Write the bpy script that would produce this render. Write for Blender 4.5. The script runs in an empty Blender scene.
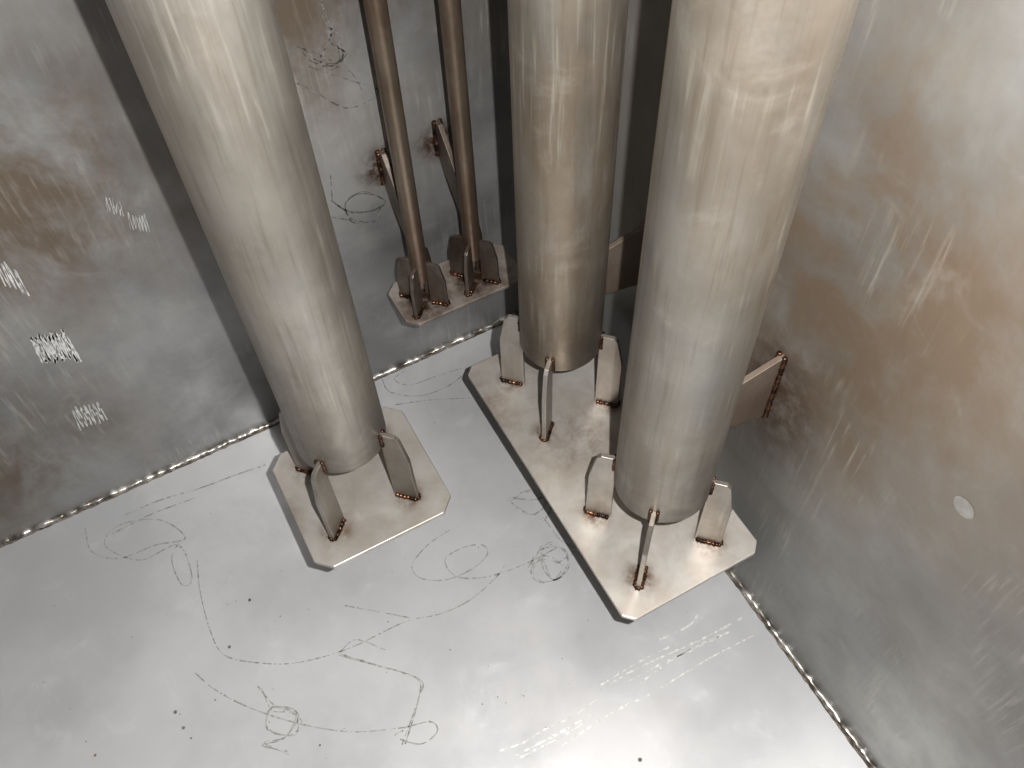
import bpy, math, random
from mathutils import Vector, Matrix
random.seed(4)
S=bpy.context.scene
# ------------------------------------------------------------ layout (metres)
FLOOR_Z=0.0; WX=0.595; WY=1.08; LX=-1.15; FY=-0.95; TOP=2.15
PZ=0.25
# ------------------------------------------------------------ node helpers
class M:
    def __init__(s,name):
        s.m=bpy.data.materials.new(name); s.m.use_nodes=True
        s.t=s.m.node_tree; s.b=s.t.nodes['Principled BSDF']
        s.pos=s.t.nodes.new('ShaderNodeNewGeometry').outputs['Position']
    def n(s,t): return s.t.nodes.new(t)
    def l(s,a,b): s.t.links.new(a,b)
    def put(s,sock,v):
        if hasattr(v,'is_output') : s.l(v,sock)
        else: sock.default_value=v
    def math(s,op,a,b=0.0,clamp=False):
        n=s.n('ShaderNodeMath'); n.operation=op; n.use_clamp=clamp
        s.put(n.inputs[0],a); s.put(n.inputs[1],b); return n.outputs[0]
    def noise(s,scale=(1,1,1),sc=1.0,detail=5,rough=.55,off=(0,0,0),dist=0.0):
        mp=s.n('ShaderNodeMapping'); mp.inputs['Scale'].default_value=scale; mp.inputs['Location'].default_value=off
        s.l(s.pos,mp.inputs[0])
        n=s.n('ShaderNodeTexNoise'); n.inputs['Scale'].default_value=sc; n.inputs['Detail'].default_value=detail
        n.inputs['Roughness'].default_value=rough; n.inputs['Distortion'].default_value=dist
        s.l(mp.outputs[0],n.inputs['Vector']); return n.outputs['Fac']
    def rng(s,v,a,b,c=0.0,d=1.0):
        n=s.n('ShaderNodeMapRange'); n.interpolation_type='SMOOTHSTEP'
        s.put(n.inputs[0],v)
        for i,x in enumerate((a,b,c,d)): n.inputs[i+1].default_value=x
        return n.outputs[0]
    def mix(s,f,a,b):
        n=s.n('ShaderNodeMix'); n.data_type='RGBA'
        s.put(n.inputs[0],f)
        for k,v in ((6,a),(7,b)):
            if hasattr(v,'is_output'): s.l(v,n.inputs[k])
            else: n.inputs[k].default_value=(v[0],v[1],v[2],1)
        return n.outputs[2]
    def blob(s,p,r,amt=1.0,sq=(1,1,1)):
        v=s.n('ShaderNodeVectorMath'); v.operation='SUBTRACT'; s.l(s.pos,v.inputs[0]); v.inputs[1].default_value=p
        w=s.n('ShaderNodeVectorMath'); w.operation='MULTIPLY'; s.l(v.outputs[0],w.inputs[0]); w.inputs[1].default_value=sq
        q=s.n('ShaderNodeVectorMath'); q.operation='LENGTH'; s.l(w.outputs[0],q.inputs[0])
        return s.rng(q.outputs['Value'],0,r,amt,0)
    def blobs(s,L):
        o=None
        for a in L:
            v=s.blob(*a); o=v if o is None else s.math('MAXIMUM',o,v)
        return o
    def bump(s,h,st=.2,d=.002):
        n=s.n('ShaderNodeBump'); n.inputs['Strength'].default_value=st; n.inputs['Distance'].default_value=d
        s.l(h,n.inputs['Height']); s.l(n.outputs[0],s.b.inputs['Normal'])

def steel(name,c1,c2,stain=(.30,.2,.11),blobs=(),light=(),dark=(),streak=.3,met=.55,ro=.42,run=(110,110,6),rustblobs=(),stainall=0.0,seed=0,stsc=7,stz=.6,dark2=.5,lightcol=(.72,.72,.72),rusthi=.62,rustsc=45,rustcol=(.10,.05,.025),runcol=(.62,.59,.53),patlo=.46,darkcol=(.10,.09,.08)):
    m=M(name); o=(seed*3.1,seed*1.7,seed*.9)
    n1=m.noise(sc=3.2,detail=7,rough=.6,off=o); col=m.mix(m.rng(n1,.35,.65),c1,c2)
    n2=m.noise(sc=11,detail=8,rough=.65,off=o,dist=.6)
    if blobs or stainall:
        b=m.blobs(blobs) if blobs else 0.0
        b=m.math('ADD',b,stainall)
        n3=m.noise(scale=(1,1,stz),sc=stsc,detail=8,rough=.68,off=o,dist=.4)
        k=m.math('MULTIPLY',b,m.rng(n3,.32,.68),True)
        col=m.mix(m.math('MULTIPLY',k,.85),col,stain)
    st=m.noise(scale=run,sc=1,detail=4,rough=.6,off=o,dist=.3)
    pat=m.rng(m.noise(sc=5.5,detail=4,off=(7+o[0],3,1)),patlo,patlo+.16)
    f=m.math('MULTIPLY',m.math('MULTIPLY',m.rng(st,.50,.72),pat),streak,True)
    col=m.mix(f,col,runcol)
    f2=m.math('MULTIPLY',m.rng(st,.48,.30),streak*dark2,True)
    col=m.mix(f2,col,tuple(x*.6 for x in stain))
    col=m.mix(m.math('MULTIPLY',m.rng(n2,.56,.75),.25),col,tuple(min(1,x*1.35) for x in c2))
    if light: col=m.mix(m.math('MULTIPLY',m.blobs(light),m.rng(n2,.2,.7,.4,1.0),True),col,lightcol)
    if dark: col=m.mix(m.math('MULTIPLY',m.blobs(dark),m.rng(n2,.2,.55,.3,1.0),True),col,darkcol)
    if rustblobs:
        nr=m.noise(sc=rustsc,detail=6,rough=.7,off=o)
        k=m.math('MULTIPLY',m.blobs(rustblobs),m.rng(nr,.3,rusthi),True)
        col=m.mix(k,col,rustcol)
    m.l(col,m.b.inputs['Base Color'])
    m.b.inputs['Metallic'].default_value=met
    fine=m.noise(sc=190,detail=3,off=o)
    m.l(m.rng(m.math('ADD',m.math('MULTIPLY',n2,.7),m.math('MULTIPLY',fine,.3)),.3,.7,ro-.06,ro+.08),m.b.inputs['Roughness'])
    m.bump(m.math('ADD',fine,m.math('MULTIPLY',st,.1)),.08,.001)
    return m.m

# ------------------------------------------------------------ mesh helpers
def obj(name,verts,faces,mat,smooth=False,parent=None):
    me=bpy.data.meshes.new(name); me.from_pydata([tuple(v) for v in verts],[],faces); me.update()
    ob=bpy.data.objects.new(name,me); S.collection.objects.link(ob)
    if mat: me.materials.append(mat)
    if smooth:
        for p in me.polygons: p.use_smooth=True
    if parent: 
        ob.parent=parent; ob.matrix_parent_inverse=parent.matrix_world.inverted()
    return ob
def bevel(ob,w,seg=2):
    b=ob.modifiers.new('bevel','BEVEL'); b.width=w; b.segments=seg; b.limit_method='ANGLE'
def box(name,a,b,mat,parent=None):
    v=[(x,y,z) for x in(a[0],b[0]) for y in(a[1],b[1]) for z in(a[2],b[2])]
    f=[(0,1,3,2),(4,6,7,5),(0,4,5,1),(2,3,7,6),(0,2,6,4),(1,5,7,3)]
    return obj(name,v,f,mat,parent=parent)
def prism(name,poly,off,mat,parent=None,bv=.0008):
    n=len(poly); off=Vector(off)
    v=[Vector(p) for p in poly]+[Vector(p)+off for p in poly]
    f=[tuple(range(n))[::-1],tuple(range(n,2*n))]+[(i,(i+1)%n,n+(i+1)%n,n+i) for i in range(n)]
    ob=obj(name,v,f,mat,parent=parent)
    import bmesh
    bm=bmesh.new(); bm.from_mesh(ob.data); bmesh.ops.recalc_face_normals(bm,faces=bm.faces); bm.to_mesh(ob.data); bm.free()
    if bv: bevel(ob,bv)
    return ob
def bead_geo(p0,p1,r,pitch,V,F,jit=.25,n=8,amp=.25):
    p0=Vector(p0);p1=Vector(p1);d=p1-p0;L=d.length;d.normalize()
    u=d.orthogonal().normalized(); w=d.cross(u); k=max(4,int(L/pitch*4)); b=len(V)
    for i in range(k+1):
        t=i/k; rr=r*(1-amp+amp*abs(math.sin(math.pi*t*L/pitch))+random.uniform(-jit,jit)*.5)
        if i in(0,k): rr*=.35
        c=p0+d*L*t+u*random.uniform(-.2,.2)*r+w*random.uniform(-.2,.2)*r
        for j in range(n):
            a=2*math.pi*j/n; V.append(c+(u*math.cos(a)+w*math.sin(a))*rr)
    for i in range(k):
        for j in range(n):
            F.append((b+i*n+j,b+i*n+(j+1)%n,b+(i+1)*n+(j+1)%n,b+(i+1)*n+j))
    F.append(tuple(b+j for j in range(n))[::-1]); F.append(tuple(b+k*n+j for j in range(n)))
def empty(name,loc):
    e=bpy.data.objects.new(name,None); e.location=loc; e.empty_display_size=.05; S.collection.objects.link(e)
    bpy.context.view_layer.update(); return e
def tube(name,cx,cy,r,z0,z1,th,mat,parent,n=96):
    V=[];F=[]
    prof=[(r,z0),(r,z1),(r-th,z1),(r-th,z0)]
    for a in range(n):
        t=2*math.pi*a/n
        for (q,z) in prof: V.append((cx+q*math.cos(t),cy+q*math.sin(t),z))
    for a in range(n):
        b=(a+1)%n
        for k in range(4):
            F.append((a*4+k,b*4+k,b*4+(k+1)%4,a*4+(k+1)%4))
    ob=obj(name,V,F,mat,True,parent)
    ob.modifiers.new('es','EDGE_SPLIT').split_angle=math.radians(40)
    return ob
def catmull(P,step=.002):
    P=[Vector(p) for p in P]
    if len(P)<2: return P
    Q=[P[0]*2-P[1]]+P+[P[-1]*2-P[-2]]; out=[]
    for i in range(1,len(Q)-2):
        a,b,c,d=Q[i-1:i+3]; n=max(2,int((c-b).length/step))
        for k in range(n):
            t=k/n; out.append(.5*((2*b)+(c-a)*t+(2*a-5*b+4*c-d)*t*t+(3*b-a-3*c+d)*t**3))
    out.append(P[-1]); return out
def ribbon(paths,mp,w,V,F,step=.0025,vary=.5,gap=.0,smooth=True):
    for P in paths:
        pts=catmull(P,step) if smooth else [Vector(p) for p in P]
        prev=None
        for i,p in enumerate(pts):
            q=pts[min(i+1,len(pts)-1)]-pts[max(i-1,0)]
            if q.length<1e-9: continue
            q.normalize(); nn=Vector((-q.y,q.x)); ww=w*(1+random.uniform(-vary,vary))*.5
            b=len(V); V.append(mp(p+nn*ww)); V.append(mp(p-nn*ww))
            if prev is not None and random.random()>gap: F.append((prev,prev+1,b+1,b))
            prev=b
def parse(t): 
    return [[(float(a.split(',')[0])/1000,float(a.split(',')[1])/1000) for a in ln.split()] for ln in t.strip().split('\n')]

# ------------------------------------------------------------ materials
PIPES=[(.089,.733,.0632),(.4400,.7256,.0607),(.4375,.4525,.0642)]
SP=[(.326,.985),(.423,.985)]; SZ=.28; SR=.0142
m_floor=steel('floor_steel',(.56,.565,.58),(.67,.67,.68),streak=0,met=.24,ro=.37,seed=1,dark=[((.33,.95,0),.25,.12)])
m_back=steel('wall_steel_back',(.25,.25,.25),(.41,.41,.405),stain=(.19,.14,.095),blobs=[((-.17,WY,.68),.42,1.2),((.30,WY,.78),.38,1.2),((-.35,WY,.95),.35,1.),((-.40,WY,.20),.34,1.)],
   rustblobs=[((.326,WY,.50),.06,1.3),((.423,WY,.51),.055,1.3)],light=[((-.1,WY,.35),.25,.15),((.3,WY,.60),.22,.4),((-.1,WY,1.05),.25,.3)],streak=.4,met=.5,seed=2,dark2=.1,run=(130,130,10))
m_right=steel('wall_steel_right',(.26,.255,.245),(.37,.365,.345),stain=(.245,.18,.122),blobs=[((WX,.45,.78),.62,1.4),((WX,.32,.60),.36,1.),((WX,.6,.4),.3,.6)],
   light=[((WX,.06,1.2),.35,.7)],dark=[((WX,.50,.33),.20,.4),((WX,.08,.45),.35,.35)],darkcol=(.17,.155,.14),rustblobs=[((WX,.4515,.48),.12,1.,(1,1,.7)),((WX,.7276,.5),.08,1.)],rustcol=(.12,.08,.055),streak=.6,seed=3,dark2=.05,met=.40,ro=.43,run=(160,160,8),stsc=4.2,stz=.75,runcol=(.52,.49,.43),patlo=.5)
DK=(.04,.04,.04);DK2=(.07,.07,.07)
m_side=steel('wall_steel_side',DK,DK2,stain=(.08,.06,.04),stainall=.3,seed=4)
m_ceil=steel('ceiling_steel',DK,DK2,stain=(.08,.06,.04),stainall=.1,seed=5)
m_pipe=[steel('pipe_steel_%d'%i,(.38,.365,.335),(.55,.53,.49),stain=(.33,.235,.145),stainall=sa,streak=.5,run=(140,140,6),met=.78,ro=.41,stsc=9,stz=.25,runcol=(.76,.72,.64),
     dark=[((PIPES[i][0],PIPES[i][1],.32),.34,.75)],darkcol=(.14,.12,.10),seed=6+i,dark2=.45) for i,sa in enumerate((.4,.75,.5))]  # dark blob paints the shade of the lower pipe ends into the colour
m_small=steel('small_pipe_steel',(.28,.21,.16),(.38,.32,.26),stain=(.13,.07,.035),stainall=.6,streak=.4,run=(120,120,9),met=.8,ro=.38,seed=12)
feet=[]
for (x,y,r) in PIPES:
    for a in (45,135,225,315):
        t=math.radians(a); feet.append(((x+(r+.02)*math.cos(t),y+(r+.02)*math.sin(t),PZ),.036,1.3))
edges=[((-.02,.73,PZ),.09,.4,(3,1,1)),((.10,.84,PZ),.08,.6,(1,2,1)),((.45,.85,PZ),.12,.6),((.33,.75,PZ),.06,.5,(1,.5,1))]
m_plate=steel('plate_steel',(.48,.465,.44),(.64,.62,.59),stain=(.32,.235,.16),stainall=.4,streak=0,rustblobs=feet+edges+[((.42,.63,PZ),.11,.5)],rusthi=.70,rustcol=(.16,.09,.05),rustsc=38,met=.42,ro=.42,seed=14,stsc=16)
sf=[((x,y,SZ),.07,1.3) for x,y in SP]
m_splate=steel('small_plate_steel',(.42,.37,.33),(.54,.50,.46),stain=(.15,.085,.05),stainall=.8,streak=0,rustblobs=sf,met=.5,ro=.42,seed=15,stsc=14,rustcol=(.07,.035,.02))
m_lug=steel('lug_steel',(.24,.225,.20),(.44,.415,.385),stain=(.17,.11,.07),stainall=.35,streak=.2,met=.65,ro=.38,seed=16,stsc=20)
m_brk=steel('bracket_steel',(.19,.15,.12),(.30,.25,.21),stain=(.14,.085,.055),stainall=.5,streak=.2,met=.4,ro=.42,seed=18,stsc=20)
m_slug=steel('small_lug_steel',(.14,.11,.09),(.30,.26,.23),stain=(.08,.045,.03),stainall=.6,streak=.2,met=.65,ro=.38,seed=17,stsc=25)
def simple(name,c1,c2,met,ro,sc=90,st=.4):
    m=M(name); n=m.noise(sc=sc,detail=4); m.l(m.mix(m.rng(n,.35,.65),c1,c2),m.b.inputs['Base Color'])
    m.b.inputs['Metallic'].default_value=met; m.b.inputs['Roughness'].default_value=ro; m.bump(n,st,.001); return m.m
m_weldb=simple('weld_heat_tinted',(.035,.02,.013),(.19,.10,.06),.8,.32)
m_welds=simple('weld_bright',(.20,.175,.15),(.76,.74,.70),.75,.33,45)
m_mark=simple('grease_pencil',(.27,.265,.26),(.50,.50,.49),0,.8,120,0)
m_dot=simple('rust_speck',(.14,.11,.09),(.26,.23,.21),0,.8,120,0)
m_ground_glare=simple('ground_metal_and_glare',(.60,.60,.59),(.84,.84,.82),.3,.42,120,0)
m_scorch=simple('weld_scorch',(.10,.08,.06),(.30,.26,.22),.4,.55,50)

# ------------------------------------------------------------ tank shell
T=.012
box('floor',(LX,FY,-T),(WX,WY,0),m_floor)
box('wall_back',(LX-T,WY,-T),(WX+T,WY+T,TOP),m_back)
box('wall_right',(WX,FY,-T),(WX+T,WY,TOP),m_right)
box('wall_left',(LX-T,FY,-T),(LX,WY,TOP),m_side)
box('wall_front',(LX-T,FY-T,-T),(WX+T,FY,TOP),m_side)
box('ceiling',(LX-T,FY-T,TOP),(WX+T,WY+T,TOP+T),m_ceil)
def seam(name,a,b,r,mat,side=None):
    e=empty(name,a)
    V=[];F=[]; bead_geo(a,b,r,.024,V,F,.5,10,.12); obj('bead',V,F,mat,True,e)
    if side:
        V=[];F=[]; s=Vector(side); bead_geo(Vector(a)+s,Vector(b)+s,.0020,.03,V,F,.9,6,.4); obj('scorch_line',V,F,m_scorch,True,e)
seam('weld_seam',(LX,WY-.002,.0015),(WX,WY-.002,.0015),.0058,m_welds,(0,-.0060,-.001))
seam('weld_seam.001',(WX-.002,FY,.0015),(WX-.002,WY,.0015),.0058,m_welds,(-.0060,0,-.001))
seam('weld_seam.002',(WX-.002,WY-.002,0),(WX-.002,WY-.002,TOP),.005,m_welds)

# ------------------------------------------------------------ surface marks
FM=parse('''212,711 165,704 125,683 127,655 162,631 208,626 246,636 248,657 215,669 179,664 181,629 216,605 259,594 305,589 357,589
297,581 331,600 363,586 362,557 337,541 305,547 302,573 333,586 349,555 323,541 325,571 333,603 354,598
335,709 368,709 385,676 356,663 338,684 334,714 363,693 389,683 383,655 359,650
367,645 371,599 384,570 340,563
-199,876 -212,820 -219,743 -211,690 -162,648 -107,619 -26,601 71,597 128,581 183,578 239,592 265,605
-5,672 42,633 82,599
-263,686 -243,644 -203,589 -142,527 -78,478 -7,445 38,431 41,412 10,408 -19,438 6,438
-176,610 -174,569 -150,552 -139,528 -162,519 -189,546 -173,572 -141,548 -171,519 -206,526 -171,495
-48,600 -2,555 52,498 36,471 -15,421
-43,603 -12,609 23,570
-357,1035 -357,982 -317,946 -256,940 -205,927 -234,984 -300,1010 -334,984 -287,925 -220,920 -217,848 -236,844 -238,898 -214,928
-287,1025 -222,1023 -151,1011 -85,1005 -29,998
-321,999 -247,1003 -165,996
240,1070 241,1032 288,995 350,989 399,1008 343,1020 282,1028 261,1055 288,1065
237,1000 301,976 370,942''')
FM2=[FM[1],FM[2],FM[7],FM[8]]
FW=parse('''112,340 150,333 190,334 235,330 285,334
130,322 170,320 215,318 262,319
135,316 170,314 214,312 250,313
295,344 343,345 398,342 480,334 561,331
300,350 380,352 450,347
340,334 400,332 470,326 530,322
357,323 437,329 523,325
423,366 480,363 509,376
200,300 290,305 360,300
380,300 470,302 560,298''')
BM=parse('''286,801 287,779 291,755 280,736 267,718 277,698 297,706 299,745 287,759 293,731 302,717 281,703 256,719 244,742
220,704 250,672 287,630 325,628 340,640 309,666 276,692 249,715
235,753 268,725 305,684 316,649
232,476 258,437 294,423 319,433 284,465 254,459 258,415 294,401 308,421
183,479 218,449 258,419
242,523 235,475''')
V=[];F=[]; fl=lambda z:(lambda p:(p.x,p.y,z))
ribbon(FM,fl(.0006),.0017,V,F,.004,.7,.12)
for P in FM2:   # doubled strokes
    ribbon([[(x+random.uniform(-.006,.006),y+random.uniform(-.006,.006)) for x,y in P]],fl(.0008),.0017,V,F,.004,.7,.08)
obj('floor_pencil_scribble',V,F,m_mark)
V=[];F=[]; bk=lambda p:(p.x,WY-.0006,p.y)
ribbon(BM,bk,.0017,V,F,.004,.6,.15)
ribbon([[(x+random.uniform(-.006,.006),y+random.uniform(-.006,.006)) for x,y in P] for P in BM[:1]+BM[3:4]],bk,.0014,V,F,.004,.6,.12)
obj('wall_pencil_scribble',V,F,simple('grease_pencil_dark',(.10,.09,.08),(.26,.25,.24),0,.8,120,0))
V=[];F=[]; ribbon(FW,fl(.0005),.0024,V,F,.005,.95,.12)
obj('grinder_glare_mark_floor',V,F,m_ground_glare)  # bright strokes: brushed scratches plus painted glare near the right seam
V=[];F=[]
for (x0,x1,zc0,zc1,n,am,w_) in ((-.252,-.205,.412,.390,9,.036,.0030),(-.268,-.224,.232,.226,7,.030,.0018),(-.230,-.212,.575,.540,4,.030,.0016),(-.066,-.050,.615,.600,5,.014,.0006),(-.050,-.028,.575,.560,6,.016,.0006)):
    P=[]
    for i in range(n*2+1):
        t=i/(n*2); s=1 if i%2 else -1
        P.append((x0+(x1-x0)*t+s*.003,zc0+(zc1-zc0)*t+s*am*random.uniform(.7,1.1)))
    ribbon([P],bk,w_,V,F,.006,.6,.06)
obj('grinder_mark_wall',V,F,m_ground_glare)
V=[];F=[]
def disc(c,r,mp,n=14,j_=.15):
    b=len(V)
    for j in range(n):
        a=2*math.pi*j/n; V.append(mp(Vector((c[0]+r*math.cos(a)*random.uniform(1-j_,1+j_),c[1]+r*math.sin(a)*random.uniform(1-j_,1+j_)))))
    F.append(tuple(range(b,b+n)))
for c in ((-.306,.611),(-.248,.628),(-.439,.638),(-.310,.641),(.047,.611),(-.143,.761),(.116,.518),(.293,.225),(-.127,.482),(-.30,.59),(-.2,.70)):
    disc(c,random.uniform(.0012,.003),fl(.0005))
for i in range(70): disc((random.uniform(-.5,.5),random.uniform(.3,1.0)),random.uniform(.0005,.0012),fl(.0005),8)
obj('rust_specks',V,F,m_dot)
V=[];F=[]
disc((.178,.625),.0130,lambda p:(WX-.0005,p.x,p.y),32,.02)
m_spot=simple('polished_spot',(.35,.34,.32),(.43,.415,.39),.4,.42,120,0)
obj('polished_spot',V,F,m_spot)

# ------------------------------------------------------------ plates
def plate(name,x0,y0,x1,y1,z,th,ch,mat):
    c=ch
    P=[(x0+c,y0),(x1-c,y0),(x1,y0+c),(x1,y1-c),(x1-c,y1),(x0+c,y1),(x0,y1-c),(x0,y0+c)]
    return prism(name,[(x,y,z-th) for x,y in P],(0,0,th),mat,bv=.0015)
plate('deflector_plate',-.018,.622,.203,.840,PZ,.008,.022,m_plate)
plate('deflector_plate.001',.326,.345,.556,.842,PZ,.008,.014,m_plate)
plate('deflector_plate.002',.277,.940,.500,1.045,SZ,.007,.018,m_splate)

def lug(name,cx,cy,r,w,ang,z0,z1,mat,parent,th=.007,slope=.35):
    t=math.radians(ang); u=Vector((math.cos(t),math.sin(t),0)); n=Vector((-math.sin(t),math.cos(t),0))
    C=Vector((cx,cy,0)); h=z1-z0; ri=r-.002
    prof=[(ri,z0),(r+w,z0),(r+w*.97,z0+h*(1-slope)),(r+w*.72,z1-h*.04),(r+w*.55,z1),(ri,z1)]
    poly=[C+u*s+Vector((0,0,z))-n*th/2 for s,z in prof]
    prism(name,poly,n*th,mat,parent)
    V=[];F=[]
    for sg in(-1,1):
        o=n*sg*(th/2+.001)
        bead_geo(C+u*r+o+Vector((0,0,z0+.0015)),C+u*(r+w+.001)+o+Vector((0,0,z0+.0015)),.0038,.006,V,F)
    bead_geo(C+u*(r+w)-n*th*.6+Vector((0,0,z0+.0015)),C+u*(r+w)+n*th*.6+Vector((0,0,z0+.0015)),.0036,.005,V,F)
    obj(name+'_weld',V,F,m_weldb,True,parent)
    return C,u,n

names=['vertical_pipe','vertical_pipe.001','vertical_pipe.002']
ZE=.391
for i,(x,y,r) in enumerate(PIPES):
    e=empty(names[i],(x,y,PZ))
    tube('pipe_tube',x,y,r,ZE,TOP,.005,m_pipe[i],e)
    for k,a in enumerate((45,135,225,315)):
        C,u,n=lug('foot_lug_%d'%(k+1),x,y,r,.036,a,PZ,.418,m_lug,e)
        V=[];F=[]
        for sg in(-1,1): bead_geo(C+u*(r+.001)+n*sg*.0045+Vector((0,0,ZE)),C+u*(r+.001)+n*sg*.0045+Vector((0,0,.42)),.0028,.006,V,F)
        obj('foot_lug_%d_pipe_weld'%(k+1),V,F,m_weldb,True,e)
    V=[];F=[]
    if i==0:
        prism('brace_bracket',[(x-.004,y+r-.002,.455),(x-.004,WY,.435),(x-.004,WY,.56),(x-.004,y+r-.002,.54)],(.008,0,0),m_brk,e)
        for sg in(-1,1): bead_geo((x+sg*.005,WY-.002,.435),(x+sg*.005,WY-.002,.56),.004,.006,V,F)
    else:
        prism('brace_bracket',[(x+r-.002,y-.004,.455),(WX,y-.004,.435),(WX,y-.004,.565),(x+r-.002,y-.004,.545)],(0,.008,0),m_brk,e)
        for sg in(-1,1): bead_geo((WX-.002,y+sg*.005,.433),(WX-.002,y+sg*.005,.567),.004,.006,V,F)
    obj('brace_bracket_weld',V,F,m_weldb,True,e)
names=['drain_pipe','drain_pipe.001']
for i,(x,y) in enumerate(SP):
    e=empty(names[i],(x,y,SZ))
    tube('pipe_tube',x,y,SR,SZ+.055,TOP,.003,m_small,e,48)
    for k,a in enumerate((45,135,225,315)):
        lug('foot_lug_%d'%(k+1),x,y,SR,.029,a,SZ,SZ+.095,m_slug,e,.006,.4)
    z=.47+.015*i
    prism('brace_bracket',[(x-.004,y+SR-.002,z-.09),(x-.004,WY-.02,z-.03),(x-.004,WY,z),(x-.004,WY,z+.065),(x-.004,WY-.015,z+.068),(x-.004,y+SR-.002,z-.015)],(.008,0,0),m_slug,e)
    V=[];F=[]
    for sg in(-1,1): bead_geo((x+sg*.005,WY-.002,z-.002),(x+sg*.005,WY-.002,z+.067),.0045,.006,V,F)
    obj('brace_bracket_weld',V,F,m_weldb,True,e)

# ------------------------------------------------------------ camera
cd=bpy.data.cameras.new('camera'); cam=bpy.data.objects.new('camera',cd); S.collection.objects.link(cam)
R=Matrix(((.8777,.4085,-.2501),(-.4777,.7143,-.5104),(-.0299,.5677,.8225)))
cam.matrix_world=Matrix.Translation((0,0,1.5))@R.to_4x4()
cd.sensor_width=36; cd.lens=936/1024*36; cd.clip_start=.01
S.camera=cam
# ------------------------------------------------------------ camera flash
ld=bpy.data.lights.new('camera_flash','POINT'); ld.energy=80; ld.shadow_soft_size=.006; ld.color=(1,.99,.975)
lo=bpy.data.objects.new('camera_flash',ld); lo.location=Vector((0,0,1.5))+R@Vector((.062,.03,.0)); S.collection.objects.link(lo)
w=bpy.data.worlds.new('world'); S.world=w; w.use_nodes=True; w.node_tree.nodes['Background'].inputs[0].default_value=(.5,.5,.5,1)
S.view_settings.view_transform='Standard'
S.view_settings.gamma=.82
S.view_settings.exposure=.28
